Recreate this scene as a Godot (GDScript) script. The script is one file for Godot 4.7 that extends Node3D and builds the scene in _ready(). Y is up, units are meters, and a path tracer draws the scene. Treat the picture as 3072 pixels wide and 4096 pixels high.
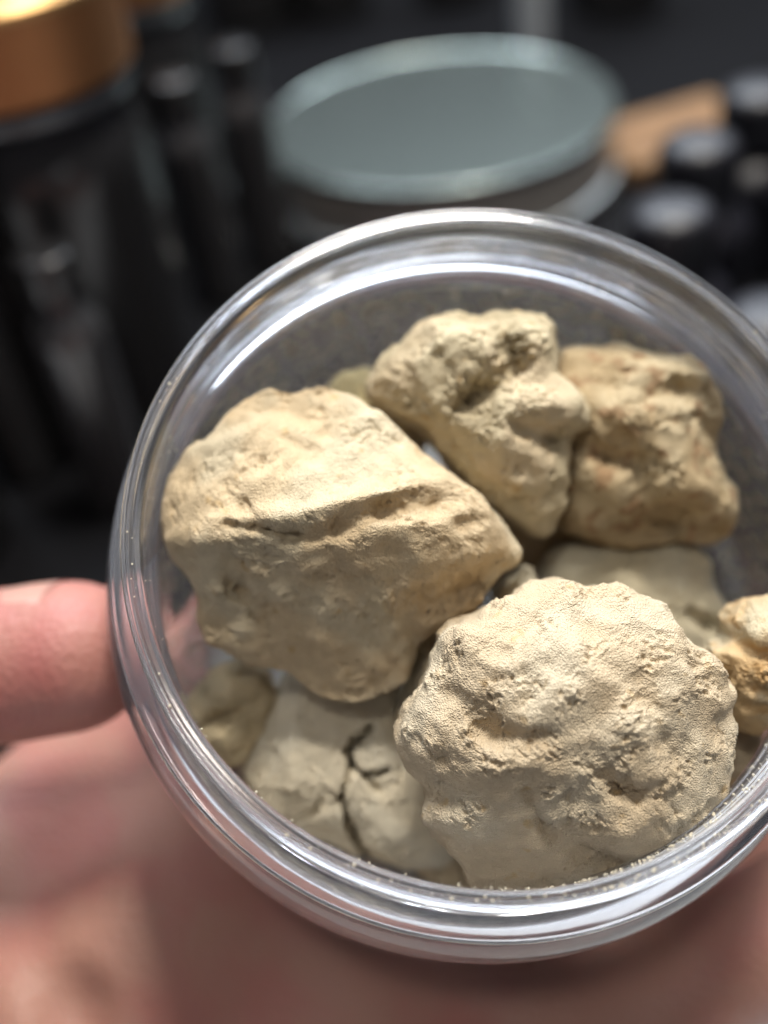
extends Node3D
# A hand holds an open clear jar of clay lumps above a dark shop counter. Units are metres; shapes are written in millimetres.

const MM := 0.001
var cam_basis := Basis(Vector3(0.99372, -0.11189, 0.00000), Vector3(0.08498, 0.75472, -0.65052), Vector3(0.07279, 0.64643, 0.75949))
var jar_at := Transform3D(Basis(Vector3(0.98934, -0.14455, -0.01787), Vector3(0.13553, 0.86874, 0.47636), Vector3(-0.05334, -0.47370, 0.87907)), Vector3(0.00297, 0.10312, -0.09907))
var used := {}
var M := {}
const TABLE := 0.0105


func numbered(called: String) -> String:
	if not used.has(called):
		used[called] = 0
		return called
	used[called] += 1
	return "%s_%03d" % [called, used[called]]


func tag(o: Node3D, label: String, category: String, group := "") -> void:
	o.set_meta("label", label)
	o.set_meta("category", category)
	if group:
		o.set_meta("group", group)


func thing(called: String, label: String, category: String, at: Transform3D, group := "") -> Node3D:
	var o := Node3D.new()
	o.name = numbered(called)
	add_child(o, true)
	o.transform = at
	tag(o, label, category, group)
	return o


func put(called: String, mesh: Mesh, look: Material, parent: Node = self, at := Transform3D()) -> MeshInstance3D:
	var o := MeshInstance3D.new()
	o.name = numbered(called) if parent == self else called
	o.mesh = mesh
	o.material_override = look
	parent.add_child(o, true)
	o.transform = at
	return o


func here(p: Vector3, turn := 0.0) -> Transform3D:
	return Transform3D(Basis(Vector3.UP, turn), p)


# ---------------------------------------------------------------- mesh helpers
func grid_mesh(v: PackedVector3Array, rows: int, cols: int, wrap: bool, colors := PackedColorArray(), flip := false, uv := PackedVector2Array()) -> ArrayMesh:
	var idx := PackedInt32Array()
	var last := cols if wrap else cols - 1
	for r in rows - 1:
		for c in last:
			var c2 := (c + 1) % cols
			var a := r * cols + c
			var b := r * cols + c2
			var d := (r + 1) * cols + c
			var e := (r + 1) * cols + c2
			if flip:
				idx.append_array([a, d, b, b, d, e])
			else:
				idx.append_array([a, b, d, b, e, d])
	# smooth normals from the faces (clockwise fronts)
	var n := PackedVector3Array()
	n.resize(v.size())
	for k in range(0, idx.size(), 3):
		var p := v[idx[k]]
		var f := (v[idx[k + 2]] - p).cross(v[idx[k + 1]] - p)
		n[idx[k]] += f
		n[idx[k + 1]] += f
		n[idx[k + 2]] += f
	for k in n.size():
		n[k] = n[k].normalized() if n[k].length_squared() > 0.0 else Vector3.UP
	var arrays := []
	arrays.resize(Mesh.ARRAY_MAX)
	arrays[Mesh.ARRAY_VERTEX] = v
	arrays[Mesh.ARRAY_NORMAL] = n
	arrays[Mesh.ARRAY_INDEX] = idx
	if colors.size() == v.size():
		arrays[Mesh.ARRAY_COLOR] = colors
	if uv.size() == v.size():
		arrays[Mesh.ARRAY_TEX_UV] = uv
	var m := ArrayMesh.new()
	m.add_surface_from_arrays(Mesh.PRIMITIVE_TRIANGLES, arrays)
	return m


# corners (radius, height[, rounding]) -> a profile with every corner rounded
func rounded(corners: Array, dflt := 0.3) -> PackedVector2Array:
	var out := PackedVector2Array()
	for k in corners.size():
		var c: Array = corners[k]
		var p := Vector2(c[0], c[1])
		if k == 0 or k == corners.size() - 1:
			out.append(p)
			continue
		var rad: float = c[2] if c.size() > 2 else dflt
		var a := Vector2(corners[k - 1][0], corners[k - 1][1])
		var b := Vector2(corners[k + 1][0], corners[k + 1][1])
		var ra := minf(rad, a.distance_to(p) * 0.45)
		var rb := minf(rad, b.distance_to(p) * 0.45)
		var pa := p + (a - p).normalized() * ra
		var pb := p + (b - p).normalized() * rb
		for i in 5:
			var t := i / 4.0
			out.append(pa.lerp(p, t).lerp(p.lerp(pb, t), t))
	return out


# turn a profile in millimetres round the y axis; the profile runs so that its outside is on the right going down
func lathe(profile: PackedVector2Array, cols := 128, threaded := false, v_scale := 0.0111) -> ArrayMesh:
	var v := PackedVector3Array()
	var uv := PackedVector2Array()
	var along := 0.0
	for r in profile.size():
		if r:
			along += profile[r].distance_to(profile[r - 1])
		for c in cols + 1:
			var a := TAU * c / cols
			var rad := profile[r].x
			if threaded:
				rad += thread(a, profile[r].y, profile[r].x)
			v.append(Vector3(rad * cos(a), profile[r].y, rad * sin(a)) * MM)
			uv.append(Vector2(a / TAU, along * v_scale))
	var m := grid_mesh(v, profile.size(), cols + 1, false, PackedColorArray(), false, uv)
	return m


# how far the sealing bead and the two screw threads stand out from the jar's neck
func thread(a: float, yy: float, r: float) -> float:
	if yy > -0.85 or yy < -9.1 or r < 41.0:
		return 0.0
	var add := 0.8 * exp(-pow((yy + 2.3) / 0.7, 4.0))
	for k in 2:
		var t := fposmod(a - 0.55 - PI * k, TAU) / TAU
		var u := (yy + 4.6 + 3.6 * t) / 0.9
		if absf(u) < 1.0:
			var win := smoothstep(0.0, 0.02, t) * (1.0 - smoothstep(0.86, 0.9, t))
			add = maxf(add, 0.95 * win * (1.0 - smoothstep(-0.6, 1.0, u)) * smoothstep(-1.0, -0.75, u))
	return add


func box_quad(st: SurfaceTool, p: Array, out: Vector3, lift: float) -> void:
	var n: Vector3 = (p[1] - p[0]).cross(p[2] - p[0])
	var o := [0, 2, 1, 0, 3, 2] if n.dot(out) > 0.0 else [0, 1, 2, 0, 2, 3]
	for k in o:
		st.set_normal(out.normalized())
		st.add_vertex((p[k] + Vector3(0, lift, 0)) * MM)


func box_point(s: Vector3, full: int, h: Vector3, b: float) -> Vector3:
	var q := Vector3.ZERO
	for k in 3:
		q[k] = s[k] * (h[k] if k == full else h[k] - b)
	return q


func chamfer_box(size: Vector3, b: float) -> ArrayMesh:
	# a box in millimetres with chamfered edges, resting on y = 0
	var st := SurfaceTool.new()
	st.begin(Mesh.PRIMITIVE_TRIANGLES)
	var h := size * 0.5
	var faces := [[0, 1, 2], [1, 2, 0], [2, 0, 1]]
	for f in faces:
		for s in [-1.0, 1.0]:
			var p := []
			for k in [[-1, -1], [1, -1], [1, 1], [-1, 1]]:
				var sg := Vector3.ZERO
				sg[f[0]] = s
				sg[f[1]] = k[0]
				sg[f[2]] = k[1]
				p.append(box_point(sg, f[0], h, b))
			var o := Vector3.ZERO
			o[f[0]] = s
			box_quad(st, p, o, h.y)
		for s in [-1.0, 1.0]:
			for t in [-1.0, 1.0]:
				var p := []
				for k in [[f[0], -1], [f[0], 1], [f[1], 1], [f[1], -1]]:
					var sg := Vector3.ZERO
					sg[f[0]] = s
					sg[f[1]] = t
					sg[f[2]] = k[1]
					p.append(box_point(sg, k[0], h, b))
				var o := Vector3.ZERO
				o[f[0]] = s
				o[f[1]] = t
				box_quad(st, p, o, h.y)
	for sx in [-1.0, 1.0]:
		for sy in [-1.0, 1.0]:
			for sz in [-1.0, 1.0]:
				var sg := Vector3(sx, sy, sz)
				var p := [box_point(sg, 0, h, b), box_point(sg, 1, h, b), box_point(sg, 2, h, b)]
				var n: Vector3 = (p[1] - p[0]).cross(p[2] - p[0])
				for k in ([0, 2, 1] if n.dot(sg) > 0.0 else [0, 1, 2]):
					st.set_normal(sg.normalized())
					st.add_vertex((p[k] + Vector3(0, h.y, 0)) * MM)
	return st.commit()


# ---------------------------------------------------------------- noise and materials
func noise(seed_: int, freq: float, octaves := 3, kind := FastNoiseLite.TYPE_SIMPLEX_SMOOTH) -> FastNoiseLite:
	var n := FastNoiseLite.new()
	n.seed = seed_
	n.noise_type = kind
	n.frequency = freq
	n.fractal_type = FastNoiseLite.FRACTAL_FBM if octaves > 1 else FastNoiseLite.FRACTAL_NONE
	n.fractal_octaves = octaves
	return n


func noise_tex(n: FastNoiseLite, size := 256, ramp: Gradient = null, as_normal := false, strength := 4.0) -> NoiseTexture2D:
	var t := NoiseTexture2D.new()
	t.width = size
	t.height = size
	t.seamless = true
	t.noise = n
	t.as_normal_map = as_normal
	t.bump_strength = strength
	if ramp:
		t.color_ramp = ramp
	return t


func gradient(points: Array) -> Gradient:
	var g := Gradient.new()
	var o := PackedFloat32Array()
	var c := PackedColorArray()
	for p in points:
		o.append(p[0])
		c.append(p[1])
	g.offsets = o
	g.colors = c
	return g


func mat(lin: Color, rough := 0.5, metal := 0.0) -> StandardMaterial3D:
	var m := StandardMaterial3D.new()
	m.albedo_color = lin.linear_to_srgb()
	m.roughness = rough
	m.metallic = metal
	return m


func bump(m: StandardMaterial3D, t: Texture2D, cm: float, per_metre: float) -> void:
	m.heightmap_enabled = true
	m.heightmap_texture = t
	m.heightmap_scale = cm
	m.uv1_triplanar = true
	m.uv1_scale = Vector3.ONE * per_metre


func make_materials() -> void:
	var clay := mat(Color(1, 1, 1), 0.95)
	clay.vertex_color_use_as_albedo = true
	clay.specular_mode = BaseMaterial3D.SPECULAR_SCHLICK_GGX
	clay.metallic_specular = 0.25
	bump(clay, noise_tex(noise(5, 0.11, 3), 512), 0.036, 70.0)
	M.clay = clay

	var clear := mat(Color(1, 1, 1), 0.02)
	clear.transparency = BaseMaterial3D.TRANSPARENCY_ALPHA
	clear.albedo_color = Color(0.97, 0.98, 1.0, 0.04)
	# the rim's top edge is worn to a faint frost, the rest is smooth
	var worn := GradientTexture2D.new()
	worn.gradient = gradient([[0.0, Color(0.10, 0, 0)], [0.01, Color(0.03, 0, 0)], [0.855, Color(0.03, 0, 0)], [0.88, Color(0.06, 0, 0)], [0.91, Color(0.06, 0, 0)], [0.925, Color(0.05, 0, 0)], [0.955, Color(0.06, 0, 0)], [0.975, Color(0.13, 0, 0)], [1.0, Color(0.11, 0, 0)]])
	worn.fill_from = Vector2(0, 0)
	worn.fill_to = Vector2(0, 1)
	worn.width = 8
	worn.height = 1024
	clear.roughness = 1.0
	clear.roughness_texture = worn
	clear.roughness_texture_channel = BaseMaterial3D.TEXTURE_CHANNEL_RED
	clear.refraction_enabled = true
	clear.refraction_scale = 0.05
	M.clear = clear

	var dust := mat(Color(0.60, 0.535, 0.41), 1.0)
	dust.transparency = BaseMaterial3D.TRANSPARENCY_ALPHA
	dust.albedo_texture = noise_tex(noise(11, 0.03, 6), 1024, gradient([[0.0, Color(1, 1, 1, 0.12)], [0.42, Color(1, 1, 1, 0.24)], [0.55, Color(1, 1, 1, 0.30)], [0.66, Color(1, 1, 1, 0.75)], [1.0, Color(1, 1, 1, 0.9)]]))
	dust.uv1_scale = Vector3(3, 1.1, 1)
	M.dust = dust
	var low := dust.duplicate()
	low.albedo_color = Color(0.46, 0.48, 0.47).linear_to_srgb()
	low.albedo_texture = noise_tex(noise(12, 0.02, 5), 512, gradient([[0.0, Color(1, 1, 1, 0.45)], [0.5, Color(1, 1, 1, 0.65)], [1.0, Color(1, 1, 1, 0.95)]]))
	M.dust_floor = low

	var skin := mat(Color(1, 1, 1), 0.5)
	skin.vertex_color_use_as_albedo = true
	skin.subsurf_scatter_enabled = true
	skin.subsurf_scatter_strength = 0.12
	skin.metallic_specular = 0.4
	bump(skin, noise_tex(noise(21, 0.06, 2, FastNoiseLite.TYPE_CELLULAR), 256), 0.02, 60.0)
	M.skin = skin
	var nail := mat(Color(0.50, 0.28, 0.23), 0.3)
	nail.subsurf_scatter_enabled = true
	nail.subsurf_scatter_strength = 0.1
	M.nail = nail

	var tin := mat(Color(0.43, 0.49, 0.455), 0.27, 1.0)
	bump(tin, noise_tex(noise(31, 0.05, 2), 256), 0.004, 40.0)
	M.tin = tin
	M.tin_bright = mat(Color(0.74, 0.77, 0.76), 0.4, 1.0)
	M.tin_side = mat(Color(0.60, 0.57, 0.53), 0.55, 0.75)
	var gold := mat(Color(0.40, 0.19, 0.085), 0.5, 1.0)
	M.gold = gold
	M.gold_edge = mat(Color(0.55, 0.34, 0.15), 0.45, 1.0)
	M.dark_glass = mat(Color(0.016, 0.016, 0.017), 0.2)
	M.vial_glass = mat(Color(0.03, 0.03, 0.032), 0.22)
	M.vial_glass.metallic_specular = 0.7
	M.ring_glass = mat(Color(0.10, 0.11, 0.12), 0.08, 0.15)
	M.ring_glass.metallic_specular = 0.8
	M.black = mat(Color(0.010, 0.010, 0.013), 0.28)
	M.black_shiny = mat(Color(0.010, 0.010, 0.014), 0.3)
	M.black_cap = mat(Color(0.012, 0.012, 0.017), 0.42)
	M.counter = mat(Color(0.006, 0.006, 0.007), 0.4)
	M.counter.metallic_specular = 0.2
	bump(M.counter, noise_tex(noise(41, 0.03, 3), 256), 0.004, 12.0)
	M.milky = mat(Color(0.34, 0.37, 0.40), 0.5)
	M.white = mat(Color(0.82, 0.83, 0.84), 0.6)
	var wood := mat(Color(1, 1, 1), 0.45)
	wood.albedo_texture = noise_tex(noise(51, 0.02, 4), 512, gradient([[0.25, Color(0.42, 0.31, 0.20)], [0.5, Color(0.51, 0.38, 0.25)], [0.75, Color(0.58, 0.45, 0.31)]]))
	wood.uv1_triplanar = true
	wood.uv1_scale = Vector3(4, 30, 60)
	M.wood = wood
	M.wall = mat(Color(0.010, 0.010, 0.012), 0.7)
	M.housing = mat(Color(0.3, 0.3, 0.3), 0.5)
	var glow := mat(Color(0.8, 0.8, 0.8), 0.6)
	glow.emission_enabled = true
	glow.emission = Color(0.95, 0.98, 1.0)
	glow.emission_energy_multiplier = 2.0
	M.glow = glow


# ---------------------------------------------------------------- the place
func lamp(called: String, label: String, at: Vector3, to: Vector3, w: float, h: float, energy: float, color: Color) -> void:
	var t := Transform3D(Basis(), at).looking_at(to, Vector3(0.3, 0.2, 1.0))
	var o := thing(called, label, "lamp", t, "")
	put("housing", chamfer_box(Vector3(w * 1000 + 20, 20, h * 1000 + 20), 3), M.housing, o, Transform3D(Basis(Vector3.RIGHT, PI / 2), Vector3(0, 0, 0.012)))
	put("diffuser", chamfer_box(Vector3(w * 1000, 4, h * 1000), 1), M.glow, o, Transform3D(Basis(Vector3.RIGHT, PI / 2), Vector3(0, 0, 0.006)))
	var a := AreaLight3D.new()
	a.name = "lamp_light"
	o.add_child(a)
	a.position = Vector3(0, 0, -0.004)
	a.area_size = Vector2(w, h)
	a.light_energy = energy
	a.light_color = color
	a.shadow_enabled = true
	a.area_range = 6.0


func _ready() -> void:
	# camera, air and exposure
	var camera := Camera3D.new()
	camera.name = "camera"
	camera.fov = 48.0
	camera.near = 0.005
	camera.far = 20.0
	add_child(camera)
	camera.transform = Transform3D(cam_basis.orthonormalized(), Vector3(0, 0.19, 0))
	camera.current = true
	var lens := CameraAttributesPhysical.new()
	lens.frustum_focal_length = 27.0
	lens.exposure_aperture = 4.9
	lens.frustum_focus_distance = 0.127
	var env := Environment.new()
	env.background_mode = Environment.BG_COLOR
	env.background_color = Color(0.052, 0.051, 0.060).linear_to_srgb()
	env.tonemap_mode = Environment.TONE_MAPPER_LINEAR
	env.tonemap_exposure = 1.5
	env.sdfgi_enabled = true
	env.ssao_enabled = true
	env.ssil_enabled = true
	var we := WorldEnvironment.new()
	we.name = "air"
	we.environment = env
	we.camera_attributes = lens
	add_child(we)

	make_materials()
	var mid := Vector3(-0.012, 0.08, -0.10)
	var sun := Vector3(0.18023, 0.96790, -0.17519)
	lamp("ceiling_lamp", "square white ceiling lamp above the back of the counter", mid + sun * 0.95, mid, 0.20, 0.20, 0.80, Color(1.0, 0.97, 0.925))
	lamp("ceiling_lamp", "small square white ceiling lamp above the viewer", mid + Vector3(-0.04678, 0.92555, 0.37573) * 1.1, mid, 0.12, 0.12, 0.13, Color(1.0, 0.97, 0.925))
	lamp("panel_lamp", "wide cool white light panel above the back of the counter", Vector3(0.05, 1.10, -1.0), mid, 1.7, 0.5, 1.85, Color(0.91, 0.95, 1.0))

	build_counter()
	build_background()
	build_jar()
	build_rocks()
	build_grains()
	build_hand()


func build_counter() -> void:
	var c := put("counter", chamfer_box(Vector3(2400, 30, 1000), 3), M.counter, self, here(Vector3(0, TABLE - 0.03, -0.655)))
	c.set_meta("kind", "structure")
	tag(c, "glossy black counter top behind the hand", "counter")
	var w := put("back_wall", chamfer_box(Vector3(2400, 1200, 20), 2), M.wall, self, here(Vector3(0, -0.3, -1.2)))
	w.set_meta("kind", "structure")
	tag(w, "dark wall behind the counter", "wall")
	var s := put("lower_shelf", chamfer_box(Vector3(1200, 20, 500), 3), M.white, self, here(Vector3(0, -0.13, 0.12)))
	s.set_meta("kind", "structure")
	tag(s, "pale lower shelf glimpsed under the hand", "shelf")


func build_background() -> void:
	# the round tin
	var tin := thing("round_tin", "round silver metal tin with a shallow lid standing behind the jar", "tin", Transform3D(Basis().scaled(Vector3.ONE * 1.210), Vector3(0.0019, TABLE, -0.3912)))
	put("body", lathe(rounded([[0, 0], [48.6, 0, 1.0], [50.6, 1.2, 0.6], [50.8, 3.6, 0.8], [48.8, 4.6, 0.6], [48.6, 15], [0, 15]], 0.5)), M.tin_bright, tin)
	var lid := put("lid", lathe(rounded([[49.5, 18.0], [50.1, 18.6, 0.4], [50.0, 20.6, 0.5], [49.4, 21.0, 0.4], [48.8, 20.5, 0.3], [0, 20.5]], 0.5)), M.tin, tin)
	put("lid_side", lathe(rounded([[48.9, 6.0], [49.6, 6.0, 0.3], [49.6, 17.9, 0.3], [49.2, 18.0]], 0.4)), M.tin_side, lid)

	# jars with gold caps
	var jars := [[Vector3(-0.0954, TABLE, -0.2673), 28.0, 94.3, "big dark glass jar with a brushed copper gold cap at the top left corner", 21.0],
		[Vector3(-0.0929, TABLE, -0.3796), 22.0, 79.0, "dark glass jar with a copper gold cap behind the nearest gold capped jar", 22.0],
		[Vector3(-0.136, TABLE, -0.211), 24.0, 118.0, "dark glass jar on the left edge above the thumb", 24.0]]
	for j in jars:
		var r: float = j[1]
		var h: float = j[2]
		var o := thing("glass_jar", j[3], "jar", here(j[0]), "")
		put("body", lathe(rounded([[0, 0], [r - 2, 0, 2.5], [r - 1, 6, 3], [r - 1, h - 16, 6], [r * 0.8, h - 6, 4], [r * 0.78, h - 1], [0, h - 1]], 1.0), 96), M.dark_glass, o)
		put("neck_ring", lathe(rounded([[r * 0.78, h - 6.4], [r * 0.96, h - 6.0, 2.2], [r * 0.96, h - 1.2, 2.2], [r * 0.78, h - 1.0]], 0.6), 96), M.ring_glass, o)
		var cap := put("cap", lathe(rounded([[0, h - 0.4], [r - 0.6, h - 0.4, 0.5], [r, h + 0.5, 0.6], [r, h + j[4] - 2.2, 1.0], [r - 2.2, h + j[4], 1.0], [0, h + j[4]]], 0.6), 96), M.gold, o)
		put("cap_edge", lathe(rounded([[r - 0.1, h + j[4] - 3.4], [r + 0.15, h + j[4] - 3.2, 0.2], [r + 0.1, h + j[4] - 1.8, 0.6], [r - 2.0, h + j[4] + 0.25, 0.6], [r - 4.0, h + j[4] + 0.2]], 0.4), 96), M.gold_edge, cap)

	# a wooden board with grooves, built plank by plank
	var board := thing("wooden_board", "light tan wooden slatted board lying right of the tin", "board", here(Vector3(0.0839, TABLE, -0.3973), 0.394))
	for k in 3:
		var pl := put("plank", chamfer_box(Vector3(56, 8, 12.0), 0.8), M.wood, board, here(Vector3(0.0, 0.0, -0.0126 + 0.0126 * k)))
		pl.position.x = 0.0015 * (k % 2)

	# small black bottles with domed caps
	var spots := [Vector3(0.0670, 0, -0.2858), Vector3(0.0893, 0, -0.3150), Vector3(0.0535, 0, -0.2503), Vector3(0.0643, 0, -0.2016)]
	var kinds := ["small black bottle with a round cap beside the wooden board", "small black bottle at the far right behind the wooden board", "small black bottle nearest to the right end of the tin", "small black bottle at the right edge above the jar rim"]
	for k in spots.size():
		var o := thing("black_bottle", kinds[k], "bottle", here(Vector3(spots[k].x, TABLE, spots[k].z)), "black bottles on the counter")
		put("body", lathe(rounded([[0, 0], [15, 0, 2], [15.5, 2, 1], [15.5, 30, 4], [8, 36, 2], [7, 38], [0, 38]], 1.0), 64), M.black_shiny, o)
		put("cap", lathe(rounded([[0, 37], [10.5, 37, 0.5], [10.5, 51, 2.5], [6.0, 53.5, 3], [0, 53.8]], 1.0), 64), M.black_cap, o)

	var tube := thing("white_bottle", "slim white bottle standing behind the tin", "bottle", here(Vector3(0.0447, TABLE, -0.5101)))
	put("body", lathe(rounded([[0, 0], [6.5, 0, 1.5], [7, 2, 1], [7, 60, 3], [4, 66, 2], [3.5, 70], [0, 70]], 1.0), 64), M.milky, tube)
	put("cap", lathe(rounded([[0, 69], [5, 69, 0.5], [5, 84, 1.5], [0, 85]], 1.0), 64), M.black, tube)

	# slim dark vials in front of the gold capped jars
	var vials := [Vector3(-0.0722, 0, -0.3235), Vector3(-0.0573, 0, -0.3448), Vector3(-0.1163, 0, -0.2417), Vector3(-0.0865, 0, -0.2243)]
	var which := ["slim dark glass vial standing right of the gold capped jars", "slim dark glass vial between the other vial and the tin", "slim dark glass vial beside the left edge jar", "slim dark glass vial standing nearest above the thumb"]
	for k in vials.size():
		var o := thing("glass_vial", which[k], "vial", here(Vector3(vials[k].x, TABLE, vials[k].z)), "vials on the counter")
		put("body", lathe(rounded([[0, 0], [8, 0, 1.5], [8.5, 2, 1.5], [8.5, 52, 3], [5, 57, 2], [4.5, 61], [0, 61]], 1.0), 64), M.vial_glass, o)
		put("cap", lathe(rounded([[0, 60.5], [6.5, 60.5, 0.5], [6.5, 70, 1.5], [0, 71]], 1.0), 64), M.dark_glass, o)

	# a row of dark bottles at the back
	var back := [[-0.046, -0.601, 20.0, 70.0], [0.015, -0.601, 18.0, 60.0], [0.088, -0.559, 22.0, 75.0], [-0.088, -0.602, 22.0, 80.0]]
	var said := ["tall dark bottle behind the left side of the tin", "dark bottle behind the right side of the tin", "dark bottle behind the wooden board", "tall dark bottle between the gold caps and the tin"]
	for k in back.size():
		var b: Array = back[k]
		var o := thing("dark_bottle", said[k], "bottle", here(Vector3(b[0], TABLE, b[1])), "dark bottles at the back of the counter")
		put("body", lathe(rounded([[0, 0], [b[2] - 1, 0, 2], [b[2], 3, 2], [b[2], b[3] - 12, 6], [b[2] * 0.5, b[3] - 3, 3], [b[2] * 0.45, b[3]], [0, b[3]]], 1.0), 64), M.dark_glass, o)
		put("cap", lathe(rounded([[0, b[3] - 0.5], [b[2] * 0.55, b[3] - 0.5, 0.5], [b[2] * 0.55, b[3] + 16, 1.5], [0, b[3] + 17]], 1.0), 64), M.black_shiny, o)


func build_jar() -> void:
	var jar := thing("clear_jar", "open clear plastic jar with a threaded rim, held in the hand", "jar", jar_at)
	# outside: rim, screw threads, shoulder and wall; then the floor and the inside back up
	var p: Array = [[40.75, 0.0], [41.25, 0.0, 0.12], [41.35, -0.3, 0.1], [41.75, -0.3, 0.1], [41.85, 0.0, 0.1], [42.2, 0.0, 0.2], [42.5, -0.4, 0.15]]
	var y := -0.9
	while y > -9.0:
		p.append([41.5, y, 0.03])
		y -= 0.2
	# support ring under the threads, then the shoulder, the wall and the foot
	p.append_array([[41.5, -9.3, 0.3], [45.0, -9.9, 0.25], [45.4, -10.3, 0.2], [45.4, -11.9, 0.15], [41.9, -11.45, 0.3], [41.8, -13.0, 0.5], [45.6, -14.6, 1.4], [47.4, -17.6, 2.0], [47.4, -46.5, 2.0], [46.0, -52.0, 3.5], [40.0, -53.6, 1.0], [37.0, -52.8, 0.6], [0.0, -52.8]])
	var outer := rounded(p, 0.3)
	var q: Array = [[0.0, -49.6], [37.0, -49.6, 4.0], [44.6, -46.0, 4.0], [44.9, -20.5, 2.5], [43.0, -16.4, 1.6], [39.9, -14.4, 1.0], [39.9, -12.0, 1.2], [40.2, -0.7, 0.25], [40.75, 0.0]]
	outer.append_array(rounded(q, 0.3))
	outer.reverse()
	var length := 0.0
	for k in range(1, outer.size()):
		length += outer[k].distance_to(outer[k - 1])
	put("vessel", lathe(outer, 360, true, 1.0 / length), M.clear, jar)
	put("powder_floor", lathe(rounded([[0.0, -49.1], [38.0, -49.1]], 0.3), 96, false, 0.0111), M.dust_floor, jar).set_meta("kind", "stuff")
	var film := rounded([[36.8, -49.3], [39.0, -49.2, 1.0], [44.35, -45.9, 4.0], [44.65, -20.5, 2.0], [43.0, -17.0]], 0.3)
	var d := put("powder_film", lathe(film, 180), M.dust, jar)
	d.set_meta("kind", "stuff")


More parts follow.
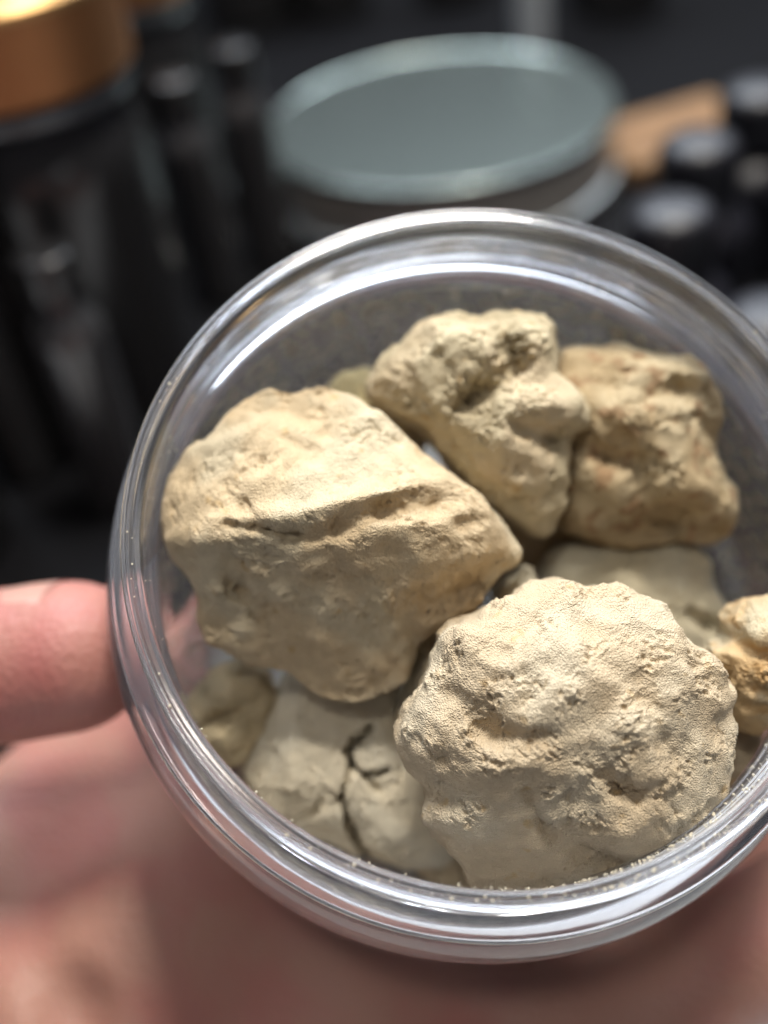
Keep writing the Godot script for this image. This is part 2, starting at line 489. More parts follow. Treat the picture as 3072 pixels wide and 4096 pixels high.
# ---------------------------------------------------------------- clay lumps
# outline: the lump's silhouette; planes [height, dz/dx, dz/dy] cut its front; lumps [x, y, rx, ry, turn, height]; grooves [x1, y1, x2, y2, width, depth]. All in millimetres.
func rock(called: String, label: String, at_jar: Vector3, outline: PackedVector2Array, planes: Array, lumps: Array, grooves: Array, back: float, seed_: int, o := {}) -> MeshInstance3D:
	var nt: int = o.get("nt", 300)
	var ns: int = o.get("ns", 100)
	var nb := 22
	var rough: float = o.get("rough", 1.0)
	var soft: float = o.get("soft", 0.7)
	var n_big := noise(seed_, 0.085, 3)
	var n_mid := noise(seed_ + 1, 0.32, 4)
	var n_fine := noise(seed_ + 2, 1.5, 2)
	var n_lump := noise(seed_ + 7, 0.17, 2)
	var n_mask := noise(seed_ + 3, 0.16, 2)
	var n_pit := noise(seed_ + 4, 0.75, 2)
	var n_tone := noise(seed_ + 5, 0.07, 4)
	var n_spot := noise(seed_ + 6, 0.25, 3)
	# silhouette radius by angle
	var rad := PackedFloat32Array()
	rad.resize(nt)
	for i in nt:
		var dir := Vector2.from_angle(TAU * i / nt)
		var best := 0.0
		for k in outline.size():
			var hit = Geometry2D.segment_intersects_segment(Vector2.ZERO, dir * 200.0, outline[k], outline[(k + 1) % outline.size()])
			if hit != null:
				best = maxf(best, hit.length())
		rad[i] = best
	for pass_ in 2:
		var s := rad.duplicate()
		for i in nt:
			s[i] = 0.25 * rad[(i + nt - 1) % nt] + 0.5 * rad[i] + 0.25 * rad[(i + 1) % nt]
		rad = s
	var rows := ns + nb + 1
	var v := PackedVector3Array()
	v.resize(rows * nt)
	for r in rows:
		var front := r <= ns
		var t := (PI / 2) * (r / float(ns)) if front else (PI / 2) * (1.0 - (r - ns) / float(nb))
		var k := sin(t)
		var e := pow(maxf(cos(t), 0.0), 0.42 if front else 0.8)
		for i in nt:
			var q := Vector2.from_angle(TAU * i / nt) * rad[i] * k
			var z := 0.0
			if front:
				var acc := 0.0
				for pl in planes:
					acc += exp(-(pl[0] + pl[1] * q.x + pl[2] * q.y) / soft)
				z = maxf(-soft * log(acc), 0.5)
				for l in lumps:
					var dx: float = q.x - l[0]
					var dy: float = q.y - l[1]
					var c := cos(l[4])
					var s := sin(l[4])
					var u: float = (dx * c + dy * s) / l[2]
					var w: float = (-dx * s + dy * c) / l[3]
					var dd := u * u + w * w
					if dd < 6.0:
						z += l[5] * exp(-dd)
				for g in grooves:
					var a := Vector2(g[0], g[1])
					var b := Vector2(g[2], g[3])
					var wob := n_mid.get_noise_2d(q.x * 1.7, q.y * 1.7) * 1.2
					var near := Geometry2D.get_closest_point_to_segment(q, a, b).distance_to(q) + wob * minf(0.6, g[4] * 0.25)
					if near < g[4] * 2.2:
						z -= g[5] * exp(-pow(near / g[4], 2.0))
				z *= e
			else:
				z = -back * e
			v[r * nt + i] = Vector3(q.x, q.y, z)
	# roughness along the surface's normal
	var out := PackedVector3Array()
	out.resize(v.size())
	var col := PackedColorArray()
	col.resize(v.size())
	var base: Color = o.get("color", Color(0.58, 0.455, 0.292))
	var pale: Color = o.get("pale", Color(0.615, 0.508, 0.345))
	var warm: Color = o.get("warm", Color(0.52, 0.36, 0.18))
	var warm_at: float = o.get("warm_at", 0.42)
	for r in rows:
		for i in nt:
			var id := r * nt + i
			var p := v[id]
			var du := v[r * nt + (i + 1) % nt] - v[r * nt + (i + nt - 1) % nt]
			var dv := v[mini(r + 1, rows - 1) * nt + i] - v[maxi(r - 1, 0) * nt + i]
			var n := dv.cross(du)
			n = n.normalized() if n.length_squared() > 1e-9 else Vector3(0, 0, 1 if r < ns else -1)
			if n.dot(Vector3(p.x, p.y, p.z * 2.0 + 0.01)) < 0.0:
				n = -n
			var m := smoothstep(-0.05, 0.35, n_mask.get_noise_3dv(p))
			var h := 0.7 * n_big.get_noise_3dv(p) + 0.55 * n_lump.get_noise_3dv(p) + (0.10 + 0.36 * m) * n_mid.get_noise_3dv(p) + (0.08 + 0.12 * m) * n_fine.get_noise_3dv(p)
			var pit := n_pit.get_noise_3dv(p)
			h -= m * 0.36 * smoothstep(0.1, 0.6, pit)
			p += n * h * rough
			out[id] = p
			var tone := n_tone.get_noise_3dv(p)
			var cc := base.lerp(pale, smoothstep(-0.15, 0.35, tone))
			cc = cc.lerp(warm, 0.75 * smoothstep(warm_at, warm_at + 0.3, n_spot.get_noise_3dv(p)))
			cc = cc * (1.0 + 0.10 * n_mid.get_noise_3dv(p * 1.3))
			cc.a = 1.0
			col[id] = cc
	# nothing pokes through the jar's wall
	var to_jar := Transform3D(jar_at.basis.inverse() * cam_basis, at_jar)
	var back_again := to_jar.affine_inverse()
	for id in out.size():
		var j := to_jar * out[id]
		var lim := lerpf(39.6, 44.2, smoothstep(-14.0, -20.0, j.y)) if j.y < 0.5 else 60.0
		var d := Vector2(j.x, j.z).length()
		if d > lim or j.y < -49.2:
			if d > lim:
				j.x *= lim / d
				j.z *= lim / d
			j.y = maxf(j.y, -49.2)
			out[id] = back_again * j
	for id in out.size():
		out[id] *= MM
	var mesh := grid_mesh(out, rows, nt, true, col, false)
	var node := put(called, mesh, M.clay, self, Transform3D(cam_basis.orthonormalized(), jar_at * (at_jar * MM)))
	tag(node, label, "clay lump", "clay lumps in the jar")
	return node


func pts(a: Array) -> PackedVector2Array:
	var out := PackedVector2Array()
	for k in range(0, a.size(), 2):
		out.append(Vector2(a[k], a[k + 1]))
	return out


func build_rocks() -> void:
	rock("clay_lump", "largest smooth cream clay lump with a ledge across it, at the left of the jar", Vector3(-17.94, -12.72, -1.6), pts([-22.28, 2.76, -21.53, 6.85, -19.11, 11, -15.49, 13.93, -12.78, 16.35, -10.59, 18.08, -8.4, 18.94, -5.47, 18.71, -2.53, 19.51, -0.35, 19.05, 1.84, 17.85, 4.49, 16.35, 7.43, 13.7, 10.82, 10.53, 13.76, 8.35, 17.1, 5.87, 19.86, 3.4, 22.85, -1.04, 22.62, -2.42, 19.86, -4.61, 17.56, -7.48, 13.24, -10.07, 10.07, -12.38, 9.5, -14.97, 8.63, -17.27, 4.03, -19.28, 0.86, -20.15, -2.3, -19.28, -6.33, -16.69, -10.94, -15.25, -13.82, -13.53, -16.12, -12.38, -17.15, -9.79, -17.56, -6.91, -19.28, -3.45, -21.01, -1.15, -21.99, 0.86]),
		[[15.06, -0.02, -0.75], [11.3, 0.02, 0.58], [15.29, 0.35, -0.3], [20.45, -0.55, -0.2], [17.78, 0.55, 0.25], [31.41, 0, -1.2], [21.74, -0.7, 0.2], [23.51, 0.2, 0.9], [25.06, -0.3, 0.9]],
		[[5.757, 6.102, 9.211, 1.036, 0.2269, 2], [-9.786, 2.878, 5.181, 1.036, -0.05236, 0.9], [17.85, 2.878, 2.878, 3.454, -0, 1], [-15.54, 1.151, 4.605, 2.303, -0, 1.2], [-5.181, 12.09, 5.181, 4.03, -0, 0.8], [4.03, 15.54, 3.454, 2.878, -0, 0.7], [-10.94, 14.39, 2.303, 3.454, -0.3491, 0.8]],
		[[-12.09, 2.187, -7.484, 1.727, 0.6908, 1], [-7.484, 1.727, -4.317, 1.151, 0.6908, 1], [-5.181, 1.036, 0.5757, 1.727, 1.151, 1.2], [0.5757, 1.727, 5.757, 3.684, 1.151, 1.2], [5.757, 3.684, 11.51, 4.49, 1.151, 1.2], [11.51, 4.49, 14.97, 5.181, 1.151, 1.2], [-12.38, -2.59, -11.51, -5.181, 1.497, 1.8], [-11.51, -5.181, -9.786, -8.059, 1.497, 1.8], [11.51, -6.908, 15.54, -5.469, 1.957, 2.6], [15.54, -5.469, 19, -4.03, 1.957, 2.6], [14.97, 2.303, 17.27, 2.878, 0.8059, 1.1], [-6.62, 17.27, -4.605, 15.54, 1.151, 1], [-2.303, 16.12, -1.727, 13.24, 1.036, 0.8], [-16.69, -9.498, -13.24, -9.211, 1.727, 1.3], [-10.65, 3.742, -8.923, 2.878, 0.9211, 0.9], [-6.332, 12.09, -2.303, 10.65, 1.036, 0.7], [9.498, -12.38, 9.211, -16.69, 0.8059, 0.8]], 13, 100, {"nt": 460, "ns": 150, "rough": 0.85, "pale": Color(0.60, 0.51, 0.355)})
	rock("clay_lump", "big knobbly cream clay lump nearest to the viewer, against the lower rim", Vector3(8.56, -11.53, 23.07), pts([-19.2, 0, -19.2, 2.27, -18.39, 4.69, -15.97, 7.28, -15, 10.36, -14.35, 12.24, -13, 14.13, -10.3, 14.78, -7.88, 16.18, -5.72, 17.1, -3.29, 18.18, -0.59, 18.72, 2.1, 17.75, 4.59, 18.18, 7.5, 17.91, 10.46, 16.02, 12.35, 14.13, 15.05, 11.44, 18.02, 9.55, 19.37, 6.04, 18.83, 3.61, 19.8, 0.92, 19.37, -1.51, 18.29, -4.75, 17.48, -7.44, 17.21, -10.95, 14.83, -14.03, 9.98, -16.72, 4.59, -18.07, -1.89, -18.61, -7.28, -18.34, -11.06, -16.99, -11.92, -14.46, -13.54, -12.57, -16.51, -8.79, -16.61, -5.29, -17.86, -3.67, -19.04, -1.62]),
		[[14.88, -0.02, -0.28], [12.05, 0.03, 0.22], [21.42, 0, -0.75], [17.45, -0.55, -0.05], [18.12, 0.65, 0.15], [17.86, 0.35, 0.75], [13.06, 0, 0.55], [23.89, -0.8, 0.4], [18.82, 0, 0.7]],
		[[-1.888, 9.17, 3.776, 3.237, -0, 1], [6.203, -8.631, 5.934, 4.046, -0.1745, 2.6], [-7.282, -0.5394, 6.473, 2.158, 0.08727, 1.2], [-14.83, 2.158, 3.237, 3.237, -0, 1.4], [9.979, 9.71, 3.776, 2.697, -0.5236, 0.8], [4.585, 2.158, 3.776, 4.855, -0.3491, 0.7], [-11.6, -9.71, 3.776, 4.315, -0, 1.2], [15.37, 2.158, 2.158, 3.776, -0, 0.9], [-8.361, 11.87, 3.237, 2.158, -0, 0.6]],
		[[-12.41, 11.06, -11.06, 9.979, 1.187, 1.05], [-9.17, 12.14, -7.282, 11.33, 1.079, 0.77], [-14.83, 7.013, -11.06, 5.934, 0.8631, 0.63], [-11.6, 4.315, -9.44, 2.967, 1.187, 1.19], [-9.44, 2.967, -8.361, 2.158, 1.187, 1.19], [-6.743, 3.237, -4.046, 2.967, 1.295, 0.63], [2.967, -1.618, 4.585, -3.237, 1.079, 1.19], [4.585, -3.237, 6.203, -3.776, 1.079, 1.19], [-5.125, -3.776, -3.506, -7.552, 0.7013, 1.05], [-3.506, -7.552, -2.427, -9.17, 0.7013, 1.05], [-0.2697, -9.17, 1.349, -11.33, 1.618, 0.9], [1.349, -11.33, 4.585, -12.95, 1.618, 0.9], [4.585, -12.95, 9.979, -12.68, 1.618, 0.9], [-18.61, -2.697, -15.37, -4.315, 1.618, 0.9], [-15.37, -4.315, -11.06, -4.855, 1.618, 0.9], [-13.76, -6.473, -12.95, -10.25, 1.618, 0.9], [6.743, 8.631, 7.822, 5.934, 1.079, 0.7], [2.427, 5.394, 1.888, 0, 1.403, 0.63], [10.25, -5.394, 10.63, -6.042, 0.4855, 0.7], [16.45, -4.855, 15.91, -9.17, 0.8631, 0.91], [6.743, 6.473, 8.901, 2.158, 1.079, 0.63]], 13, 200, {"nt": 460, "ns": 150, "rough": 1.15, "color": Color(0.575, 0.465, 0.32), "pale": Color(0.605, 0.515, 0.375)})
	rock("clay_lump", "lobed cream clay lump at the top of the heap, behind the largest lump", Vector3(0.76, -14.82, -19.46), pts([-14.69, 3.06, -14.87, 5.2, -13.46, 7.34, -10.52, 9.3, -9.18, 11.63, -7.34, 13.16, -4.59, 13.89, -2.45, 13.52, -0.31, 13.03, 1.22, 13.77, 4.28, 14.07, 7.34, 13.77, 9.18, 12.36, 9.61, 9.36, 9.36, 5.81, 10.89, 4.71, 13.58, 3.24, 14.44, 1.47, 13.83, -0.61, 11.5, -2.33, 10.89, -7.04, 10.34, -11.44, 9.42, -14.38, 7.95, -15.11, 5.63, -14.38, 3, -12.6, 0.98, -10.59, -1.1, -8.81, -3.73, -6.18, -5.51, -4.1, -7.28, -1.77, -9.3, -0.31, -11.93, 0.61]),
		[[16.04, 0, -0.55], [12.89, 0.05, 0.35], [15.19, -0.1, -0.5], [14.46, -0.5, -0.1], [14.45, 0.6, -0.1], [13.27, 0.7, 0.5], [16.95, -0.1, 0.7]],
		[[5.507, 10.4, 3.671, 3.365, -0, 2.2], [-4.895, 9.178, 4.895, 3.671, -0, 1.2], [9.178, 1.224, 4.895, 3.365, -0.2618, 2.8], [0.6119, -5.507, 4.895, 4.283, -0, 0.9], [-10.4, 6.119, 3.059, 3.059, -0, 1], [-1.836, 9.178, 3.671, 2.448, -0, 0.8]],
		[[2.142, 12.85, 2.753, 9.178, 1.591, 2.2], [2.753, 9.178, 3.977, 5.507, 1.591, 2.2], [-2.448, 1.836, 0, 3.059, 2.448, 3], [0, 3.059, 3.671, 6.119, 2.448, 3], [3.671, -1.836, 7.955, -3.059, 1.591, 1.6], [7.955, -3.059, 11.01, -2.448, 1.591, 1.6], [-2.448, 1.224, 0, -1.224, 1.469, 1.4], [-9.79, 5.507, -8.566, 1.836, 1.469, 1.4]], 13, 300, {"nt": 340, "ns": 110, "rough": 1.15, "color": Color(0.564, 0.481, 0.324)})
	rock("clay_lump", "brownish mottled clay lump at the back right, partly under the jar neck", Vector3(22.5, -20.69, -18.78), pts([-11.45, 10.49, -10.49, 12.72, -8.4, 13.55, -5.41, 13.99, -1.72, 13.55, 0.7, 12.53, 3.75, 12.91, 6.81, 12.4, 9.22, 11.45, 10.49, 7.31, 10.69, 2.29, 10.81, -2.29, 11.96, -4.71, 13.23, -6.87, 13.36, -10.24, 12.28, -12.72, 9.54, -13.87, 5.92, -12.98, 1.34, -13.17, -2.93, -13.55, -5.98, -12.66, -10.24, -12.08, -11.77, -5.41, -12.08, 4.13]),
		[[14.29, 0.05, -0.4], [12.95, 0, 0.2], [14.04, -0.5, 0.1], [14.46, 0.4, 0.4], [17.3, 0, 0.9]],
		[[-4.452, 10.49, 3.18, 3.816, -0, 1.6], [3.816, 9.223, 4.452, 3.816, -0, 1.4], [5.088, -6.042, 5.724, 3.816, -0.3491, 2], [-5.724, -7.314, 3.816, 3.816, -0, 1.6], [-2.544, 2.226, 5.724, 4.452, -0, 1], [11.77, -9.223, 1.908, 3.816, -0, 1.4]],
		[[-6.36, 13.04, -5.088, 7.314, 1.908, 1.6], [0, 5.406, 3.816, 6.678, 1.654, 2], [3.816, 6.678, 8.269, 5.406, 1.654, 2], [6.36, 2.862, 9.541, 0.318, 1.526, 1.6], [-8.905, 0.318, -5.088, -1.59, 1.908, 2.2], [-5.088, -1.59, -1.908, -2.862, 1.908, 2.2], [-1.908, -3.498, -0.636, -7.951, 1.272, 1.2], [-2.544, -11.77, 3.18, -9.859, 2.163, 2.6], [3.18, -9.859, 9.541, -11.77, 2.163, 2.6]], 14, 400, {"nt": 240, "ns": 80, "rough": 1.3, "color": Color(0.475, 0.365, 0.22), "pale": Color(0.56, 0.46, 0.30), "warm": Color(0.33, 0.20, 0.11), "warm_at": 0.12})
	rock("clay_lump", "smooth greenish white clay lump in the middle right, under the mottled one", Vector3(23.39, -33.09, -0.3), pts([-13.78, 0.66, -13.12, 5.25, -11.94, 7.22, -10.17, 8.53, -5.84, 8.79, -1.77, 8.07, 2.03, 8.6, 5.18, 8.79, 8.33, 8.01, 10.83, 5.77, 11.35, 2.95, 13.12, -1.31, 13.25, -4.27, 10.5, -7.87, 2.62, -10.5, -7.22, -9.84, -12.47, -4.59]),
		[[9.656, 0, -0.25], [11.94, 0, -0.6], [10.65, -0.4, 0], [10.36, 0.3, 0]],
		[[-5.906, 5.249, 3.937, 2.625, -0, 1], [5.249, 5.249, 3.937, 2.625, -0, 1]],
		[[-1.772, 8.202, -0.9843, 5.577, 1.575, 1], [6.89, -1.312, 9.843, -2.953, 1.05, 2], [9.843, -2.953, 13.12, -4.068, 1.05, 2]], 9, 500, {"nt": 200, "ns": 70, "rough": 0.7, "color": Color(0.63, 0.56, 0.40), "pale": Color(0.65, 0.60, 0.46), "warm_at": 0.6})
	rock("clay_lump", "orange tinged clay lump at the right edge, touching the jar wall", Vector3(34.44, -13.94, 12.32), pts([-6.81, 0.85, -4.99, 2.72, -4.77, 5.11, -2.55, 6.81, -0.57, 7.27, 2.27, 8.06, 4.43, 5.11, 5.11, 0, 3.69, -5.11, 1.7, -7.95, -1.42, -8.97, -4.09, -7.66, -4.43, -4.54, -5.56, -1.7]),
		[[9.851, 0, -0.3], [9.624, 0.1, 0.5], [8.703, 0.5, 0]],
		[[-2.27, 3.973, 2.27, 1.703, -0, 1.2], [-0.5676, -1.135, 3.406, 1.419, 0.1745, 1.2]],
		[[-4.541, 1.987, -0.5676, 1.135, 0.9082, 1.6], [-2.838, -2.838, 1.703, -3.406, 0.7946, 1.2], [-3.406, -5.108, 1.703, -5.676, 0.6811, 1]], 9, 600, {"nt": 200, "ns": 80, "rough": 1.3, "color": Color(0.58, 0.40, 0.21), "pale": Color(0.564, 0.481, 0.332), "warm": Color(0.515, 0.315, 0.133), "warm_at": 0.25})
	rock("clay_lump", "small yellowish clay lump at the bottom left under the largest lump", Vector3(-32.03, -32.72, 15.67), pts([-5.49, 0, -4.99, 2.81, -2.5, 5.62, 1.25, 6.86, 4.99, 5.3, 6.24, 2.18, 4.68, -2.18, 2.5, -5.93, 0.31, -7.18, -2.81, -5.43, -4.68, -3.12]),
		[[8.281, -0.05, -0.3], [8.624, 0.1, 0.4], [8.746, -0.6, 0]],
		[[0.624, 3.432, 3.12, 2.496, -0, 1.2], [-1.872, -2.184, 2.496, 2.496, -0, 1]],
		[[-4.368, -1.56, 0, 0.312, 1.248, 1.6], [0, 0.312, 3.744, 2.184, 1.248, 1.6], [1.872, -4.056, 3.744, -0.9359, 1.123, 1.2]], 9, 700, {"nt": 160, "ns": 60, "color": Color(0.58, 0.48, 0.31)})
	rock("clay_lump", "chalky white clay lump split by a dark crack, at the bottom left", Vector3(-16.62, -38.43, 23.7), pts([-14.31, 1.91, -13.67, 5.09, -12.08, 7.95, -9.86, 11.45, -7.63, 15.26, -2.86, 15.9, 2.86, 15.26, 7.95, 12.72, 9.86, 7.63, 11.77, 1.91, 13.67, -4.45, 15.26, -9.54, 13.67, -12.08, 8.59, -12.08, 3.5, -10.49, -2.86, -7.95, -7.95, -5.41, -12.08, -2.23]),
		[[12.7, 0.05, -0.3], [10.87, 0.05, 0.15], [15.81, 0.6, 0.1], [11.77, -0.3, -0.1], [12.35, -0.3, 0.25], [12.9, 0, 0.7]],
		[[-6.678, 5.088, 3.816, 3.816, -0, 1.2], [4.77, 5.088, 3.18, 3.816, -0, 1.6], [7.314, -5.088, 4.452, 3.816, -0, 1]],
		[[3.498, 8.396, 1.717, 6.869, 0.4452, 3.6], [1.717, 6.869, 0.8269, 5.597, 0.4452, 3.6], [0.8269, 5.597, 1.208, 3.689, 0.4452, 3.6], [1.208, 3.689, 2.989, 2.544, 0.4452, 3.6], [2.989, 2.544, 5.724, 3.053, 0.4452, 3.6], [1.208, 3.689, 0.4452, 1.272, 0.4452, 4.2], [0.4452, 1.272, 0, -0.636, 0.4452, 4.2], [0, -0.636, 0.5724, -3.498, 0.4452, 4.2], [0.5724, -3.498, 1.59, -6.36, 0.4452, 4.2], [1.59, -6.36, 3.498, -10.05, 0.4452, 4.2], [-6.678, -4.134, -3.498, -2.226, 0.5088, 1], [-3.498, -2.226, -2.862, -0.636, 0.5088, 1], [-11.77, 1.908, -9.223, 5.088, 0.8905, 1], [2.989, 2.544, 4.261, 0.7632, 0.4452, 2]], 10, 800, {"nt": 420, "ns": 170, "rough": 0.9, "color": Color(0.72, 0.64, 0.485), "pale": Color(0.75, 0.685, 0.54), "warm_at": 0.55})
	rock("clay_lump", "narrow clay lump wedged between the largest lump and the nearest one", Vector3(-4.91, -26.85, 11.4), pts([-5.2, -5.51, -4.41, -3.06, -3.18, 0.61, -2.14, 4.9, 0.61, 9.18, 4.28, 9.79, 6.73, 7.34, 7.34, 1.84, 4.9, -4.28, 0.61, -8.57, -3.67, -8.57]),
		[[7.306, 0.1, -0.2], [7.551, 0, 0.3]],
		[],
		[[-2.448, 3.059, -3.059, -4.283, 0.7343, 1.4]], 8, 900, {"nt": 140, "ns": 50, "color": Color(0.515, 0.457, 0.332)})
	rock("clay_lump", "smallest pale clay lump in the gap right of the largest lump", Vector3(5.6, -23.26, 0.25), pts([-2.89, -1.85, -1.66, 0.62, 0.49, 2.59, 2.22, 2.34, 2.83, 0, 2.34, -2.46, -0.12, -4.31, -2.28, -4]),
		[[5.062, 0, -0.2], [5.37, 0, 0.3]],
		[],
		[[-1.971, -2.464, 1.109, 1.232, 0.6159, 1.2]], 6, 950, {"nt": 120, "ns": 40, "color": Color(0.531, 0.481, 0.365)})
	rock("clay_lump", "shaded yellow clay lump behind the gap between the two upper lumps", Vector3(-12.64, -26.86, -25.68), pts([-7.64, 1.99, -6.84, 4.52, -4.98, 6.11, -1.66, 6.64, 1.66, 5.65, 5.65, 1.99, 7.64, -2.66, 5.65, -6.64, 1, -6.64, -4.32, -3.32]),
		[[9.063, 0, -0.4], [8.399, 0, 0.3]],
		[],
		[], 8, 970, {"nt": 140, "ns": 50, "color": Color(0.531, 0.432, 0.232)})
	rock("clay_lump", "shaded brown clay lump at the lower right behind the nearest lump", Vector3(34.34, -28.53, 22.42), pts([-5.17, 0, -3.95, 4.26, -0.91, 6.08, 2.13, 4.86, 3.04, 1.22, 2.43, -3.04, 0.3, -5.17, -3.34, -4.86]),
		[[6.091, -0.1, -0.1], [6.365, 0, 0.3]],
		[],
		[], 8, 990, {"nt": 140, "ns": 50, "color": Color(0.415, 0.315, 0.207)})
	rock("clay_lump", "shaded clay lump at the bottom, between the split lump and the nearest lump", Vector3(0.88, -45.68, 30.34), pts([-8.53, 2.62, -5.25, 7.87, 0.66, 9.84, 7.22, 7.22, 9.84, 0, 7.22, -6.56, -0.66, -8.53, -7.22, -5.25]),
		[[6, 0, 0.1]],
		[],
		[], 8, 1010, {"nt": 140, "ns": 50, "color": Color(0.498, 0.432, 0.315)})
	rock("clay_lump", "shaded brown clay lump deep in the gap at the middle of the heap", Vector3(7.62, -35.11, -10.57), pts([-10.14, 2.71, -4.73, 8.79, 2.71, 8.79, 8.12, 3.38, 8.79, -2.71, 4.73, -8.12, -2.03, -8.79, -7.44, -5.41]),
		[[5.932, 0, 0.1]],
		[],
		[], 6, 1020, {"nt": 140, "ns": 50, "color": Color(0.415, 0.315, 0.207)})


func build_grains() -> void:
	# loose clay grains: dust on the neck's inside and the floor of the jar
	var grain := SphereMesh.new()
	grain.radius = 0.00016
	grain.height = 0.00026
	grain.radial_segments = 6
	grain.rings = 3
	var rng := RandomNumberGenerator.new()
	rng.seed = 9
	var mm := MultiMesh.new()
	mm.transform_format = MultiMesh.TRANSFORM_3D
	mm.mesh = grain
	mm.instance_count = 900
	for k in mm.instance_count:
		var a := rng.randfn(0.9, 0.45) if k % 3 else rng.randf() * TAU
		var p := Vector3(39.95 * cos(a), -1.0 - 11.0 * rng.randf(), 39.95 * sin(a))
		if k % 4 == 0:
			p = Vector3(40.9 + rng.randf() * 0.7, 0.05, 0).rotated(Vector3.UP, -a)
		var s := 0.35 + 0.9 * pow(rng.randf(), 3.0)
		mm.set_instance_transform(k, Transform3D(Basis().scaled(Vector3(s, s * 0.8, s)), p * MM))
	var o := MultiMeshInstance3D.new()
	o.name = "clay_dust"
	o.multimesh = mm
	o.material_override = mat(Color(0.58, 0.52, 0.40), 0.95)
	add_child(o)
	o.transform = jar_at
	tag(o, "fine pale clay grains sticking to the jar's rim and neck", "dust")
	o.set_meta("kind", "stuff")


# ---------------------------------------------------------------- the hand
var bones := []      # [a, b, ra, rb, blend]
var creases := []    # [a, b, radius]


func field(p: Vector3) -> float:
	var d := 1e9
	for b in bones:
		var ab: Vector3 = b[1] - b[0]
		var t := clampf((p - b[0]).dot(ab) / ab.length_squared(), 0.0, 1.0)
		var e: float = p.distance_to(b[0] + ab * t) - lerpf(b[2], b[3], t)
		if d > 1e8:
			d = e
		else:
			var k: float = b[4]
			var h := maxf(k - absf(d - e), 0.0) / k
			d = minf(d, e) - h * h * k * 0.25
	for c in creases:
		var ab: Vector3 = c[1] - c[0]
		var t := clampf((p - c[0]).dot(ab) / ab.length_squared(), 0.0, 1.0)
		var e: float = c[2] - p.distance_to(c[0] + ab * t)
		var h := maxf(6.0 - absf(d - e), 0.0) / 6.0
		d = maxf(d, e) + h * h * 1.5
	# flesh lies flat where it presses on the jar
	var inside := maxf(Vector2(p.x, p.z).length() - 47.6, -53.9 - p.y)
	return maxf(d, -inside)


func surface_net(lo: Vector3, hi: Vector3, cell: float) -> Array:
	var n := Vector3i(((hi - lo) / cell).ceil()) + Vector3i.ONE
	var val := PackedFloat32Array()
	val.resize(n.x * n.y * n.z)
	val.fill(99.0)
	var blk := 5
	for bz in range(0, n.z, blk):
		for by in range(0, n.y, blk):
			for bx in range(0, n.x, blk):
				var c := lo + (Vector3(bx, by, bz) + Vector3.ONE * blk * 0.5) * cell
				var dc := field(c)
				if absf(dc) > blk * cell * 1.25 + 2.0:
					var fillv := signf(dc) * 99.0
					for z in range(bz, mini(bz + blk, n.z)):
						for y in range(by, mini(by + blk, n.y)):
							for x in range(bx, mini(bx + blk, n.x)):
								val[(z * n.y + y) * n.x + x] = fillv
					continue
				for z in range(bz, mini(bz + blk, n.z)):
					for y in range(by, mini(by + blk, n.y)):
						for x in range(bx, mini(bx + blk, n.x)):
							val[(z * n.y + y) * n.x + x] = field(lo + Vector3(x, y, z) * cell)
	var vert := {}
	var v := PackedVector3Array()
	var corner := []
	for k in 8:
		corner.append(Vector3i(k & 1, (k >> 1) & 1, k >> 2))
	var edges := []
	for a in 8:
		for ax in 3:
			var b := a | (1 << ax)
			if b != a:
				edges.append([a, b])
	for z in n.z - 1:
		for y in n.y - 1:
			for x in n.x - 1:
				var base := (z * n.y + y) * n.x + x
				var first := val[base] < 0.0
				var mixed := false
				var f := []
				for k in 8:
					var cc: Vector3i = corner[k]
					var w := val[base + (cc.z * n.y + cc.y) * n.x + cc.x]
					f.append(w)
					if (w < 0.0) != first:
						mixed = true
				if not mixed:
					continue
				var sum := Vector3.ZERO
				var cnt := 0
				for e in edges:
					if (f[e[0]] < 0.0) != (f[e[1]] < 0.0):
						var t: float = f[e[0]] / (f[e[0]] - f[e[1]])
						sum += Vector3(corner[e[0]]).lerp(Vector3(corner[e[1]]), t)
						cnt += 1
				vert[base] = v.size()
				v.append(lo + (Vector3(x, y, z) + sum / cnt) * cell)
	var idx := PackedInt32Array()
	var step := [1, n.x, n.x * n.y]
	for base in vert:
		var x: int = base % n.x
		var y: int = (base / n.x) % n.y
		var z: int = base / (n.x * n.y)
		var at := [x, y, z]
		for ax in 3:
			var u := (ax + 1) % 3
			var w := (ax + 2) % 3
			if at[u] == 0 or at[w] == 0:
				continue
			var s0 := val[base] < 0.0
			var s1 := val[base + step[ax]] < 0.0
			if s0 == s1:
				continue
			var q := [base, base - step[u], base - step[u] - step[w], base - step[w]]
			if not (vert.has(q[1]) and vert.has(q[2]) and vert.has(q[3])):
				continue
			var i := [vert[q[0]], vert[q[1]], vert[q[2]], vert[q[3]]]
			if s0:
				idx.append_array([i[0], i[2], i[1], i[0], i[3], i[2]])
			else:
				idx.append_array([i[0], i[1], i[2], i[0], i[2], i[3]])
	return [v, idx]


func bone(a: Vector3, b: Vector3, ra: float, rb: float, blend: float) -> void:
	bones.append([a, b, ra, rb, blend])


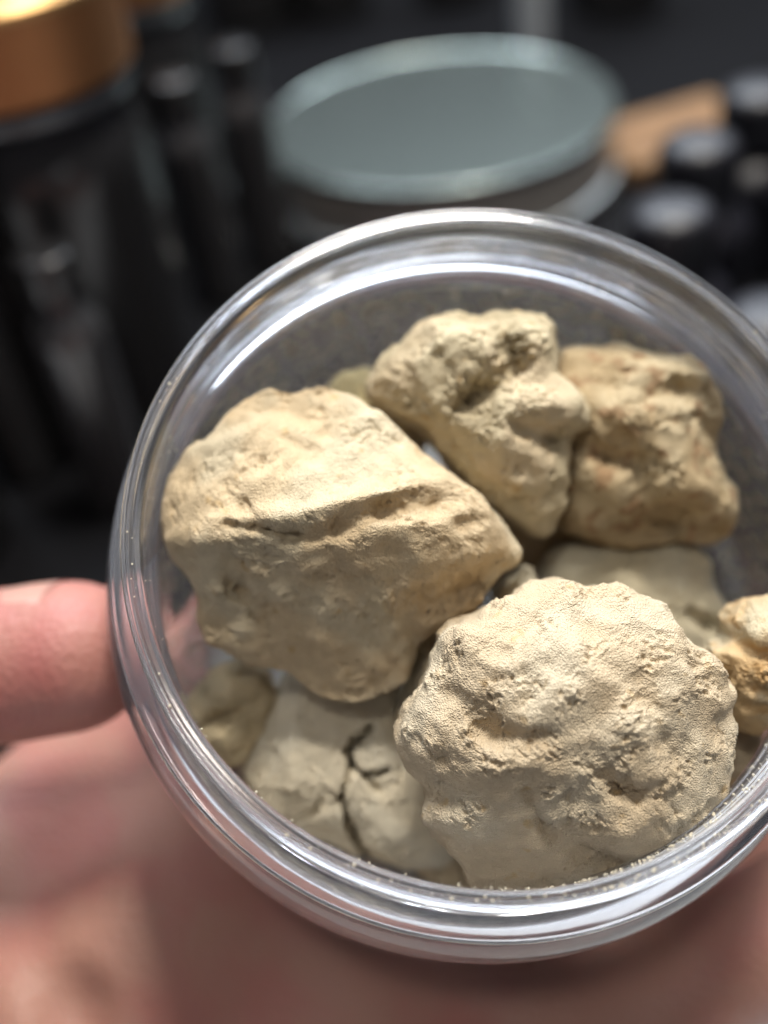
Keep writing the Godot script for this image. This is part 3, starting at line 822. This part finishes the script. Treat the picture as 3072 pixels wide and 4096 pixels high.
func build_hand() -> void:
	# left hand, palm up under the jar; joints in the jar's own axes (y out of the mouth, z towards the viewer)
	var wrist := Vector3(-78, -88, 128)
	var knuckles := [Vector3(-24, -69, -12), Vector3(-8, -69, 14), Vector3(4, -69, 38), Vector3(14, -66, 64)]
	var fingers := [
		[Vector3(16, -74, -34), Vector3(30, -75, -40), Vector3(35, -71, -24), 8.8],
		[Vector3(32, -76, -6), Vector3(44, -77, 0), Vector3(50, -74, 10), 9.0],
		[Vector3(46, -73, 22), Vector3(60, -71, 18), Vector3(63, -62, 14), 8.8],
		[Vector3(44, -54, 45), Vector3(57, -46, 33), Vector3(63, -38, 16), 8.4]]
	bone(Vector3(18, -72, 44), Vector3(48, -72, 26), 11, 10, 8)
	bone(wrist + Vector3(-14, -14, 40), wrist, 25, 23, 8)
	for k in 4:
		bone(wrist + Vector3(10 * k - 10, 0, -4), knuckles[k], 20, 12.5, 12)
	bone(knuckles[0], knuckles[3], 12, 11, 12)
	bone(Vector3(-84, -78, 100), Vector3(-48, -71, 48), 20, 14, 12)      # ball of the thumb
	bone(Vector3(-48, -71, 48), Vector3(-30, -70, 20), 13, 12, 12)
	bone(Vector3(-20, -78, 110), Vector3(22, -68, 74), 20, 14, 12)       # heel of the hand
	for k in 4:
		var f: Array = fingers[k]
		var r: float = f[3]
		bone(knuckles[k], f[0], 11.5, r + 0.6, 9)
		bone(f[0], f[1], r + 0.6, r, 4)
		bone(f[1], f[2], r, r - 1.2, 3)
	bone(Vector3(-118, -84, 120), Vector3(-84, -74, 44), 22, 17, 10)     # the palm's outer left
	bone(Vector3(-84, -82, 44), Vector3(-44, -75, 2), 15, 11, 12)          # web between thumb and forefinger
	# thumb
	bone(Vector3(-92, -78, 92), Vector3(-104, -52, 24), 18, 13.5, 6)
	bone(Vector3(-104, -52, 24), Vector3(-74, -38.5, 10), 13.5, 11.0, 5)
	bone(Vector3(-74, -38.5, 10), Vector3(-54.0, -33.0, 8.3), 11.2, 10.4, 3)
	bone(Vector3(-62, -67, 54), Vector3(-58, -68, 112), 11.5, 12, 5)
	bone(Vector3(-48, -68, 60), Vector3(-38, -68, 112), 11, 12, 5)
	# folds of the palm
	creases = [
		[Vector3(-54, -53.5, 54), Vector3(-44, -54, 104), 2.4], [Vector3(-66, -53, 42), Vector3(-54, -53.5, 54), 1.8],
		[Vector3(-72, -53, 58), Vector3(-66, -52, 112), 2.2], [Vector3(-36, -55, 70), Vector3(-30, -54, 110), 2.0], [Vector3(-20, -54.5, 66), Vector3(4, -52, 92), 2.0]]
	var s := surface_net(Vector3(-135, -118, -72), Vector3(82, -20, 150), 2.1)
	var v: PackedVector3Array = s[0]
	var idx: PackedInt32Array = s[1]
	var n := PackedVector3Array()
	n.resize(v.size())
	var col := PackedColorArray()
	col.resize(v.size())
	var tone := noise(77, 0.05, 3)
	var tips := [Vector3(-54, -33.0, 8.3), fingers[0][2], fingers[1][2], fingers[2][2], fingers[3][2]]
	var h := 0.4
	for k in v.size():
		var p := v[k]
		var g := Vector3(field(p + Vector3(h, 0, 0)) - field(p - Vector3(h, 0, 0)), field(p + Vector3(0, h, 0)) - field(p - Vector3(0, h, 0)), field(p + Vector3(0, 0, h)) - field(p - Vector3(0, 0, h)))
		n[k] = g.normalized()
		var red := 0.0
		for t in tips:
			red = maxf(red, 1.0 - smoothstep(6.0, 26.0, p.distance_to(t)))
		red = clampf(0.55 * red + 0.5 * smoothstep(-0.1, 0.5, tone.get_noise_3dv(p)), 0.0, 1.0)
		col[k] = Color(0.41, 0.218, 0.172).lerp(Color(0.41, 0.145, 0.132), red)
	for k in v.size():
		v[k] *= MM
	var arrays := []
	arrays.resize(Mesh.ARRAY_MAX)
	arrays[Mesh.ARRAY_VERTEX] = v
	arrays[Mesh.ARRAY_NORMAL] = n
	arrays[Mesh.ARRAY_COLOR] = col
	arrays[Mesh.ARRAY_INDEX] = idx
	var m := ArrayMesh.new()
	m.add_surface_from_arrays(Mesh.PRIMITIVE_TRIANGLES, arrays)
	var hand := put("hand", m, M.skin, self, jar_at)
	tag(hand, "left hand, palm up, cradling the clear jar with the thumb on its left side", "hand")
	# thumbnail, on the far side of the thumb tip
	var nv := PackedVector3Array()
	for r in 9:
		for c in 13:
			var a := lerpf(-0.75, 0.75, c / 12.0)
			var across := absf(c / 6.0 - 1.0)
			var along := lerpf(-6.0, 6.0, r / 8.0) * (1.0 - 0.15 * across * across)
			var rr := 9.5 + 0.95 * sqrt(minf(r / 3.0, 1.0)) - 0.25 * maxf(r - 5.0, 0.0) / 3.0 - 0.5 * pow(across, 4.0)
			nv.append(Vector3(along, rr * cos(a), rr * sin(a)) * MM)
	var axis := (Vector3(-57.0, -33.6, 8.6) - Vector3(-73, -38.5, 10)).normalized()
	var up := Vector3(0.1, 0.45, -0.89)
	up = (up - axis * up.dot(axis)).normalized()
	put("thumbnail", grid_mesh(nv, 9, 13, false, PackedColorArray(), true), M.nail, hand, Transform3D(Basis(axis, up, axis.cross(up)), Vector3(-59.4, -34.3, 8.6) * MM))
